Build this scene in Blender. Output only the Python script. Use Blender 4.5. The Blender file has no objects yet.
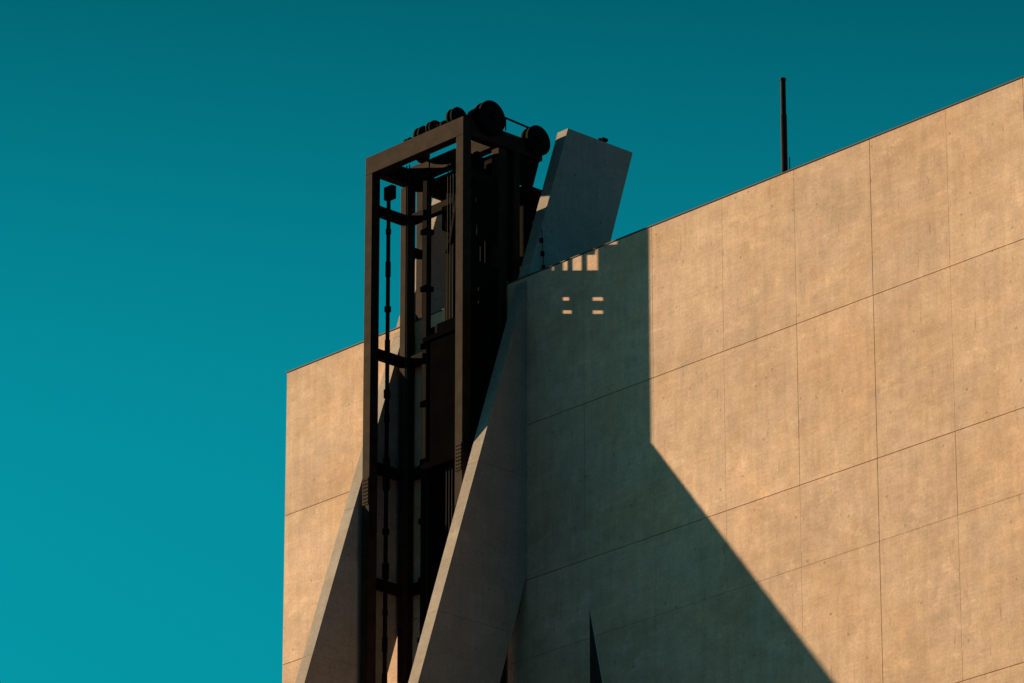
import bpy, bmesh, math, random
from mathutils import Vector, Matrix
random.seed(7)
scene=bpy.context.scene
scene.view_settings.view_transform='Standard'
scene.view_settings.look='None'
scene.view_settings.exposure=0

# ------------------------------------------------------------ helpers
class MB:
    def __init__(s): s.bm=bmesh.new(); s.tone=s.bm.loops.layers.color.new("tone")
    def _paint(s,faces,t):
        for f in faces:
            for l in f.loops: l[s.tone]=(t,t,t,1)
    def box(s,x0,x1,y0,y1,z0,z1,t=.5):
        v=[s.bm.verts.new(p) for p in [(x0,y0,z0),(x1,y0,z0),(x1,y1,z0),(x0,y1,z0),(x0,y0,z1),(x1,y0,z1),(x1,y1,z1),(x0,y1,z1)]]
        fs=[s.bm.faces.new([v[i] for i in q]) for q in [(0,3,2,1),(4,5,6,7),(0,1,5,4),(1,2,6,5),(2,3,7,6),(3,0,4,7)]]
        s._paint(fs,t)
    def prism_yz(s,pts,x0,x1,t=.5):
        s._prism([(x0,y,z) for y,z in pts],[(x1,y,z) for y,z in pts],t)
    def prism_xz(s,pts,y0,y1,t=.5):
        s._prism([(x,y0,z) for x,z in pts],[(x,y1,z) for x,z in pts],t)
    def _prism(s,A,B,t):
        a=[s.bm.verts.new(p) for p in A]; b=[s.bm.verts.new(p) for p in B]
        n=len(a); fs=[s.bm.faces.new(a),s.bm.faces.new(b[::-1])]
        for i in range(n): fs.append(s.bm.faces.new([a[i],b[i],b[(i+1)%n],a[(i+1)%n]]))
        s._paint(fs,t)
    def tube(s,p,q,r,seg=12,r2=None,t=.5):
        p=Vector(p);q=Vector(q);d=q-p
        rot=d.to_track_quat('Z','Y').to_matrix().to_4x4()
        g=bmesh.ops.create_cone(s.bm,cap_ends=True,segments=seg,radius1=r,radius2=r if r2 is None else r2,depth=d.length,matrix=Matrix.Translation((p+q)/2)@rot)
        fs=set(f for v in g['verts'] for f in v.link_faces); s._paint(fs,t)
    def bar(s,p,q,w,h=None,t=.5):
        h=h or w
        p=Vector(p);q=Vector(q);d=q-p
        rot=d.to_track_quat('Z','Y').to_matrix().to_4x4()
        g=bmesh.ops.create_cube(s.bm,size=1,matrix=Matrix.Translation((p+q)/2)@rot@Matrix.Diagonal((w,h,d.length,1)))
        fs=set(f for v in g['verts'] for f in v.link_faces); s._paint(fs,t)
    def obj(s,name,mat,parent=None,bevel=0,smooth=False):
        bmesh.ops.recalc_face_normals(s.bm,faces=s.bm.faces)
        me=bpy.data.meshes.new(name); s.bm.to_mesh(me); s.bm.free()
        o=bpy.data.objects.new(name,me); scene.collection.objects.link(o); me.materials.append(mat)
        if parent: o.parent=parent
        if bevel:
            m=o.modifiers.new("bevel",'BEVEL'); m.width=bevel; m.segments=2; m.limit_method='ANGLE'
        if smooth:
            for p in me.polygons: p.use_smooth = True
            m=o.modifiers.new("e",'EDGE_SPLIT'); m.split_angle=math.radians(40)
        return o
def empty(name,loc=(0,0,0)):
    e=bpy.data.objects.new(name,None); e.location=loc; scene.collection.objects.link(e); return e

# ------------------------------------------------------------ materials
def newmat(name):
    m=bpy.data.materials.new(name); m.use_nodes=True; nt=m.node_tree
    return m,nt,nt.nodes["Principled BSDF"]
def N(nt,t,**k):
    n=nt.nodes.new(t)
    for a,b in k.items(): setattr(n,a,b)
    return n
def noise(nt,vec,scale,detail=6,rough=.6,sc=(1,1,1),loc=(0,0,0)):
    mp=N(nt,'ShaderNodeMapping'); mp.inputs['Scale'].default_value=sc; mp.inputs['Location'].default_value=loc
    nt.links.new(vec,mp.inputs[0])
    n=N(nt,'ShaderNodeTexNoise'); n.inputs['Scale'].default_value=scale; n.inputs['Detail'].default_value=detail; n.inputs['Roughness'].default_value=rough
    nt.links.new(mp.outputs[0],n.inputs['Vector']); return n.outputs['Fac']
def rng(nt,v,a,b,c,d):
    n=N(nt,'ShaderNodeMapRange'); nt.links.new(v,n.inputs[0])
    for i,x in enumerate((a,b,c,d)): n.inputs[i+1].default_value=x
    return n.outputs[0]
def mth(nt,op,a,b):
    n=N(nt,'ShaderNodeMath',operation=op)
    for i,x in enumerate((a,b)):
        if isinstance(x,(int,float)): n.inputs[i].default_value=x
        else: nt.links.new(x,n.inputs[i])
    return n.outputs[0]
def concrete(name,col,contrast=1.0):
    m,nt,b=newmat(name)
    tc=N(nt,'ShaderNodeTexCoord').outputs['Object']
    big=rng(nt,noise(nt,tc,.35,3,.6,(1,1,1)),.3,.7,1-.12*contrast,1+.12*contrast)
    clo=rng(nt,noise(nt,tc,1.9,6,.75,(1,1,1.3),(3,1,5)),.36,.66,1-.14*contrast,1+.12*contrast)
    streak=rng(nt,noise(nt,tc,2.6,4,.65,(2.6,2.6,.22)),.36,.68,1-.08*contrast,1+.06*contrast)
    board=rng(nt,noise(nt,tc,2.0,4,.7,(.5,.5,11)),.3,.7,1-.07*contrast,1+.06*contrast)
    fine=rng(nt,noise(nt,tc,20,2,.7),.3,.7,.88,1.11)
    att=N(nt,'ShaderNodeVertexColor',layer_name="tone")
    sep=N(nt,'ShaderNodeSeparateColor'); nt.links.new(att.outputs[0],sep.inputs[0])
    tn=rng(nt,sep.outputs[0],0,1,1-.06*contrast,1+.06*contrast)
    bloom=rng(nt,noise(nt,tc,1.3,8,.80,(1,1,1.4),(9,2,1)),.57,.645,0,.20*contrast)
    drip=rng(nt,noise(nt,tc,3.2,3,.6,(6,6,.8),(4,7,2)),.65,.73,1,.72)
    vo=N(nt,'ShaderNodeTexVoronoi'); vo.inputs['Scale'].default_value=2.6; vo.inputs['Randomness'].default_value=1
    nt.links.new(tc,vo.inputs['Vector'])
    pit=rng(nt,vo.outputs['Distance'],.04,.09,.62,1)
    f=big
    for x in (clo,streak,board,fine,tn,pit,drip): f=mth(nt,'MULTIPLY',f,x)
    f=mth(nt,'ADD',f,bloom)
    hs=N(nt,'ShaderNodeVectorMath',operation='SCALE'); hs.inputs[0].default_value=col
    nt.links.new(f,hs.inputs['Scale']); 
    mix=N(nt,'ShaderNodeMix',data_type='RGBA',blend_type='MULTIPLY'); mix.inputs['B'].default_value=(1.0,.92,.82,1)
    nt.links.new(rng(nt,noise(nt,tc,.7,3,.7,(1,1,1),(5,5,5)),.4,.65,0,.9),mix.inputs['Factor'])
    nt.links.new(hs.outputs[0],mix.inputs['A'])
    nt.links.new(mix.outputs['Result'],b.inputs['Base Color'])
    b.inputs['Roughness'].default_value=.9
    b.inputs['Specular IOR Level'].default_value=.15
    bu=N(nt,'ShaderNodeBump'); bu.inputs['Strength'].default_value=.3; bu.inputs['Distance'].default_value=.01
    hh=mth(nt,'ADD',clo,mth(nt,'MULTIPLY',board,.9))
    nt.links.new(hh,bu.inputs['Height']); nt.links.new(bu.outputs[0],b.inputs['Normal'])
    return m
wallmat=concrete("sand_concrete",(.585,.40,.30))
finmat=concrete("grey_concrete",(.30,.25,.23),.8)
def simple(name,col,rough=.5,metal=0,var=.25,sc=6,spec=.08):
    m,nt,b=newmat(name)
    tc=N(nt,'ShaderNodeTexCoord').outputs['Object']
    f=rng(nt,noise(nt,tc,sc,4,.65),.3,.7,1-var,1+var)
    hs=N(nt,'ShaderNodeVectorMath',operation='SCALE'); hs.inputs[0].default_value=col
    nt.links.new(f,hs.inputs['Scale']); nt.links.new(hs.outputs[0],b.inputs['Base Color'])
    b.inputs['Roughness'].default_value=rough
    b.inputs['Metallic'].default_value=metal
    b.inputs['Specular IOR Level'].default_value=spec
    return m
steel=simple("dark_painted_steel",(.028,.016,.012),.85,0,.4,4,.05)
steel2=simple("blackened_steel",(.006,.0045,.004),.9,0,.3,6,.02)
transm=simple("transom_steel",(.013,.008,.0065),.9,0,.3,6,.03)
rubber=simple("sheave_black",(.007,.0055,.005),.85,0,.3,8,.04)
cable=simple("steel_cable",(.012,.010,.009),.8,.0,.2,10)
coping=simple("zinc_coping",(.10,.07,.055),.7,.0,.2,3)
glass=simple("dark_car_panels",(.0028,.0025,.0025),.95,0,.2,2,.0)
winm=simple("dark_window_glass",(.006,.007,.008),.2,0,.1,2,.4)
trimm=simple("pale_trim",(.6,.52,.42),.7,0,.1,2)
groundm=simple("asphalt_paving",(.05,.048,.045),.9,0,.2,.5)
gravelm=simple("roof_gravel",(.2,.18,.15),.9,0,.3,5)
backm=simple("joint_backing_concrete",(.17,.12,.09),.9,0,.2,3)  # darker core concrete, seen through the open joints of wall and fins

# ------------------------------------------------------------ ground
g=MB(); g.box(-900,900,-900,900,-.5,0); g.obj("ground",groundm)

# ------------------------------------------------------------ museum building
bld=empty("concrete_museum_building")
X0,X1=-7.06,46.0; D=26.0; ZT=42.2
xs=[X0,-4.0,-2.14,-.28,1.58,3.44,5.30,7.17,9.09,10.97,12.83]
while xs[-1]<X1-1.9: xs.append(xs[-1]+1.87)
xs.append(X1)
zs=[ZT,39.15,36.03,34.47,31.44,28.4,25.3,23.75,20.7,17.6,14.5,12.9,9.8,6.7,3.6,0]
w=MB()
strong={34.47:.0025}
for j in range(len(zs)-1):
    zt_,zb=zs[j],zs[j+1]
    hb=strong.get(zb,.006); ht=strong.get(zt_,.006)
    rowt=random.uniform(.35,.65)
    gaps=[random.choice((.0010,.0018,.0035)) for _ in xs]
    for i in range(len(xs)-1):
        if abs(xs[i]-9.09)<.01: gaps[i]=.005
    for i in range(len(xs)-1):
        t=min(1,max(0,rowt+random.uniform(-.35,.35)))
        w.box(xs[i]+(gaps[i] if i else 0),xs[i+1]-(gaps[i+1] if i<len(xs)-2 else 0),0,.12,zb+hb,zt_-(ht if j else 0),t)
w.obj("facade_panels",wallmat,bld,bevel=.003)
c=MB(); c.box(X0+.002,X1-.002,.03,D,0,ZT-.06); c.obj("wall_core",backm,bld)
s=MB()
for j in range(len(zs)-1):
    zt_,zb=zs[j],zs[j+1]
    y=.125
    while y<D-.2:
        y2=min(D,y+1.87)
        s.box(X0,X0+.12,y+.005,y2-.005,zb+.007,zt_-.062,random.random())
        s.box(X1-.1,X1+.05,y+.005,y2-.005,zb+.007,zt_-.062,random.random())
        y=y2
s.obj("side_panels",wallmat,bld)
k=MB()
k.box(X0-.02,X1+.03,-.015,.30,ZT+.004,ZT+.028)
k.box(X0-.02,X0+.30,.304,D,ZT+.004,ZT+.028)
k.obj("coping",coping,bld,bevel=.004)
rf=MB(); rf.box(X0+.3,X1-.1,.35,D-.1,ZT-.055,ZT-.02); rf.obj("roof_gravel",gravelm,bld)
tg=MB(); tg.prism_xz([(1.70,35.02),(1.73,29.0),(3.05,29.0)],-.012,.02); tg.obj("triangular_window",winm,bld)
tg=MB(); tg.prism_xz([(1.70,35.10),(3.052,29.0),(3.10,29.0)],-.03,.02); tg.obj("window_reveal",trimm,bld)

# ------------------------------------------------------------ inclined concrete buttresses
def fin(name,xa,xb):
    zt=45.65
    def fy(z): return 1.11-.3154*(zt-z)
    def ry(z): return 2.88-.3036*(zt-z)
    b=MB()
    cuts=[zt,42.0,38.1,34.9,31.8,29.0,25.5,22,18,14,10,5,0]
    for i in range(len(cuts)-1):
        a,c_=cuts[i],cuts[i+1]
        gp=.0018
        a2=a-(gp if i else 0); c2=c_+gp
        b.prism_yz([(fy(a2),a2),(ry(a2),a2),(ry(c2),c2),(fy(c2),c2)],xa,xb,random.uniform(.3,.7))
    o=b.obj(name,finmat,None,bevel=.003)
    b=MB(); z0,z1=0.02,zt-.03
    b.prism_yz([(fy(z1)+.03,z1),(ry(z1)-.03,z1),(ry(z0)-.03,z0),(fy(z0)+.03,z0)],xa+.02,xb-.02)
    b.obj("fin_core",backm,o)
    return o,fy
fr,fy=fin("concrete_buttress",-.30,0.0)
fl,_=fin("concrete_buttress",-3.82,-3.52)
v=MB()
for y,z in ((.36,43.05),(.39,42.78),(.42,42.5)):
    v.box(.002,.05,y-.03,y+.03,z-.04,z+.05)
v.tube((.03,.36,43.3),(.03,.44,42.3),.008,6)
v.obj("junction_boxes",steel2,fr,bevel=.005)
fl_=empty("roof_floodlight",(-.12,2.2,45.65))
q=MB(); q.tube((0,0,0),(0,0,.09),.018,8); q.box(-.05,.05,-.07,.07,.08,.14); q.box(-.075,-.052,-.09,.09,.07,.15)
q.obj("lamp_housing",steel2,fl_,bevel=.006)

# ------------------------------------------------------------ roof mast
ms=empty("roof_mast",(6.46,.5,ZT-.02))
q=MB(); q.tube((0,0,0),(0,0,1.5),.06,14); q.tube((0,0,1.5),(0,0,2.20),.050,14); q.tube((0,0,2.20),(0,0,2.24),.06,14)
q.box(-.12,.12,-.12,.12,0,.03)
q.obj("pole",steel,ms)
q=MB(); q.tube((.13,0,0),(.13,0,.6),.010,8); q.box(0,.13,-.01,.01,.30,.33); q.obj("conduit",steel2,ms)

# ------------------------------------------------------------ outdoor elevator tower
tw=empty("outdoor_elevator_tower")
xl,xr=-3.39,-.53; yf,yb=-1.19,-.04; zt=45.40; P=.21
fr_=MB()
for (a,b_) in ((xl,yf),(xr-P,yf),(xl,yb-P),(xr-P,yb-P)):
    fr_.box(a,a+P,b_,b_+P,0,zt-.38)
fr_.box(xl,xr,yf,yf+P,zt-.378,zt)
YT=.92
fr_.box(xr-P,xr,yf+P+.002,YT,zt-.34,zt-.003)
fr_.box(xl,xl+P,yf+P+.002,YT,zt-.34,zt-.003)
fr_.box(xl+P+.002,xr-P-.002,YT-P,YT-.003,zt-.32,zt-.005)
fr_.box(xl+P+.002,xr-P-.002,yb-P,yb,zt-.32,zt-.006)
for a in (xl,xr-P): fr_.box(a+.01,a+P-.01,.16,.32,ZT-.02,zt-.342)
fr_.obj("steel_frame",steel,tw,bevel=.008)
sp=MB()
for z in (36.9,32.0,27.0,22.0,17.0,12.0,7.0,38.1):
    for a in (xl,xr-P):
        sp.box(a+.02,a+P-.02,yf-.014,yf-.001,z,z+.55)
        for i in range(7):
            for jx in (.05,.105,.16):
                sp.tube((a+jx,yf-.014,z+.05+i*.075),(a+jx,yf-.026,z+.05+i*.075),.012,6)
sp.obj("splice_plates",steel,tw)
tr=MB()
z=44.40; levels=[]
while z>1: levels.append(z); z-=3.02 if z>43 else 2.36
for z in levels:
    tr.box(xl+.03,xl+P-.03,yf+P+.002,yb-P-.002,z-.19,z)
    tr.box(xl+P+.002,xr-P-.002,yb-P+.03,yb-.03,z-.19,z-.002)
    tr.box(xr-P+.03,xr-.03-.06,yf+P+.002,yb-P-.002,z-.19,z)
for a in (xl+.05,xr-P+.05): tr.box(a,a+.11,yb+.002,.158,43.6,43.78)
tr.obj("transoms",transm,tw,bevel=.006)
cl=MB(); xa,xb=xr-.075,xr-.045
Y0,Y1=yf+P+.003,yb-P-.003
rows=((41.61,41.685),(41.88,41.955))
cl.box(xa,xb,Y0,Y1,0,rows[0][0])
cl.box(xa,xb,Y0,Y1,rows[0][1]+.001,rows[1][0]-.001)
cl.box(xa,xb,Y0,Y1,rows[1][1],42.50)
for n_,(za,zb_) in enumerate(rows):
    e_=.02*n_
    for (ya,yb2) in ((Y0,-.82),(-.73,-.56+e_),(-.44,Y1)): cl.box(xa,xb,ya,yb2,za+.0005,zb_-.0005)
cl.box(xa,xb,Y0,-.78,42.501,42.97)
for y,h_ in ((-.665,.020),(-.545,.018),(-.43,.015)): cl.box(xa,xb,y-h_,y+h_,42.501,42.97)
cl.box(xa,xb,Y0,Y1,42.971,43.03)
cl.box(xa,xb,-.78,Y1,43.031,44.2)
cl.box(xa,xb,yb+.01,.15,42.3,45.0)
cl.prism_yz([(.152,43.0),(.20,43.0),(.30,43.6),(.32,44.40),(.70,44.46),(.86,45.0),(.86,45.055),(.152,45.055)],xa,xb)
cl.box(-2.95,xr-P-.01,yb-.022,yb-.004,0,41.9)
cl.box(-2.30,-1.25,yb-.022,yb-.004,41.901,43.9)
cl.obj("cladding_panels",steel2,tw)
it=MB()
it.box(-1.75,-1.02,-.36,-.30,0,44.3)
it.box(-2.32,-2.20,-.62,-.50,0,45.0)
it.box(-1.05,-.93,-.46,-.34,0,45.0)
for z in [x*1.2+.4 for x in range(37)]:
    it.box(-2.36,-2.16,-.66,-.46,z,z+.10)
    it.box(-1.09,-.89,-.50,-.30,z+.3,z+.4)
it.obj("guide_rails",steel2,tw,bevel=.004)
pp=MB()
pp.tube((-2.96,-.95,0),(-2.96,-.95,44.55),.042,12)
i=0;z=.3
while z<44.3:
    pp.tube((-2.96,-.95,z),(-2.96,-.95,z+random.choice((.1,.16,.3))),random.choice((.055,.068)),12); z+=random.choice((.5,.74,.9))
pp.box(-3.05,-2.82,-1.0,-.88,44.45,44.72)
pp.obj("service_riser",steel2,tw)
cb=MB()
for x,y in ((-2.60,-.8),(-2.52,-.8),(-2.05,-.7),(-1.5,-.7),(-1.42,-.7),(-1.34,-.7)):
    cb.tube((x,y,0),(x,y,45.1),.014,6)
cb.obj("hoist_cables",cable,tw)
ca=MB()
ca.box(-2.0,-.80,-.80,-.50,38.7,41.2)
ca.box(-2.06,-.76,-.84,-.48,41.202,41.3); ca.box(-2.06,-.76,-.84,-.48,38.56,38.698)
for x in (-1.98,-.86): ca.box(x,x+.04,-.82,-.802,38.7,41.2)
ca.box(-1.7,-1.1,-.80,-.55,41.31,41.5)
ca.obj("elevator_car",glass,tw,bevel=.01)
mc=MB()
mc.box(xl+P+.01,xr-P-.01,yf+P+.9,YT-P-.01,44.98,45.04)
mc.box(-1.5,-.85,-.1,.6,44.62,44.97); mc.box(-1.4,-1.0,-.7,-.2,44.5,44.95); mc.box(-1.0,-.75,.02,.15,43.0,44.1)
mc.tube((-1.7,.2,44.80),(-1.51,.2,44.80),.15,18)
mc.box(-2.6,-1.8,.25,.62,44.62,44.97)
mc.box(-1.9,-1.3,-.5,-.1,43.6,44.1); mc.bar((-2.0,-.3,43.2),(-1.2,-.3,44.6),.09); mc.bar((-1.2,-.9,43.0),(-.8,-.9,44.9),.07)
mc.box(-1.24,-.77,-.24,-.18,41.5,43.7)
mc.box(-1.40,-.80,.72,1.35,ZT-.02,44.60)
mc.obj("hoist_machinery",steel2,tw,bevel=.01)
sh=MB()
def sheave(x,y,z,r,wd=.10,ax='x'):
    d=Vector((1,0,0)) if ax=='x' else Vector((0,1,0))
    c=Vector((x,y,z))
    sh.tube(c-d*wd*.5,c-d*wd*.25,r,32); sh.tube(c-d*wd*.25,c+d*wd*.25,r*.9,32); sh.tube(c+d*wd*.25,c+d*wd*.5,r,32)
    sh.tube(c-d*wd*.9,c+d*wd*.9,r*.22,16)
sheave(-.45,-.58,45.50,.34,.20)
sheave(-.72,-.58,45.48,.31,.12)
sheave(-.50,.70,45.40,.31,.20)
sheave(-.95,-.98,45.53,.22,.16,'x')
sheave(-1.35,-.95,45.46,.15,.14)
sheave(-1.62,-.95,45.50,.20,.12)
sheave(-1.95,-.95,45.47,.21,.16)
sheave(-2.35,-.95,45.44,.13,.12)
sheave(-2.60,-.4,45.46,.16,.12)
sh.obj("sheaves",rubber,tw,smooth=True)
br=MB()
for y in (-.58,.70): br.box(-.80,-.40,y-.12,y+.12,45.40,45.48)
br.box(-1.5,-.8,-1.02,-.88,45.40,45.52); br.box(-2.75,-1.6,-1.0,-.9,45.40,45.48)
br.tube((-.50,-.4,45.68),(-.50,.6,45.64),.022,8)
br.tube((-.50,-.1,45.4),(-.50,-.1,45.66),.015,8)
br.bar((-2.5,-.95,45.42),(-1.5,-.95,45.62),.05)
br.tube((-2.1,-.9,45.4),(-2.1,-.9,45.72),.02,8)
br.obj("sheave_brackets",steel2,tw,bevel=.004)

# ------------------------------------------------------------ light
sd=Vector((3.29,1.0,-.97)).normalized()
sun=bpy.data.lights.new("sun",'SUN'); sun.energy=12.0; sun.angle=math.radians(.5); sun.color=(1,.76,.45)
so=bpy.data.objects.new("sun",sun); so.rotation_euler=sd.to_track_quat('-Z','Y').to_euler(); so.location=(-60,-20,60); scene.collection.objects.link(so)
W=bpy.data.worlds.new("World"); scene.world=W; W.use_nodes=True; nt=W.node_tree
bg=nt.nodes["Background"]
sky=N(nt,'ShaderNodeTexSky',sky_type='NISHITA'); sky.sun_disc=False
sky.sun_elevation=math.asin(-sd.z); sky.sun_rotation=math.atan2(-sd.x,-sd.y)%(2*math.pi)
tcw=N(nt,'ShaderNodeTexCoord'); sx=N(nt,'ShaderNodeSeparateXYZ'); nt.links.new(tcw.outputs['Generated'],sx.inputs[0])
tint=N(nt,'ShaderNodeMix',data_type='RGBA'); tint.inputs['A'].default_value=(.15,.45,1.08,1); tint.inputs['B'].default_value=(.008,1.05,.95,1)
nt.links.new(rng(nt,sx.outputs['Z'],.05,.28,0,1),tint.inputs['Factor'])
mx=N(nt,'ShaderNodeMix',data_type='RGBA',blend_type='MULTIPLY'); mx.inputs['Factor'].default_value=1
nt.links.new(tint.outputs['Result'],mx.inputs['B'])
nt.links.new(sky.outputs[0],mx.inputs['A'])
el=N(nt,'ShaderNodeMapRange',interpolation_type='SMOOTHSTEP'); nt.links.new(sx.outputs['Z'],el.inputs[0])
for i_,x_ in enumerate((.335,.48,.88,.26)): el.inputs[i_+1].default_value=x_
sc_=N(nt,'ShaderNodeVectorMath',operation='SCALE'); nt.links.new(mx.outputs['Result'],sc_.inputs[0]); nt.links.new(el.outputs[0],sc_.inputs['Scale'])
nt.links.new(sc_.outputs[0],bg.inputs[0]); bg.inputs[1].default_value=.1

# ------------------------------------------------------------ camera
p=math.atan(2193/5600); a=math.radians(47)
cam=bpy.data.cameras.new("camera"); co=bpy.data.objects.new("camera",cam); scene.collection.objects.link(co)
co.location=(72.9383,-68.4112,1.7); co.rotation_euler=(math.pi/2+p,0,a)
cam.sensor_width=36; cam.lens=5600/1024*36; cam.clip_end=3000; cam.clip_start=.5
scene.camera=co
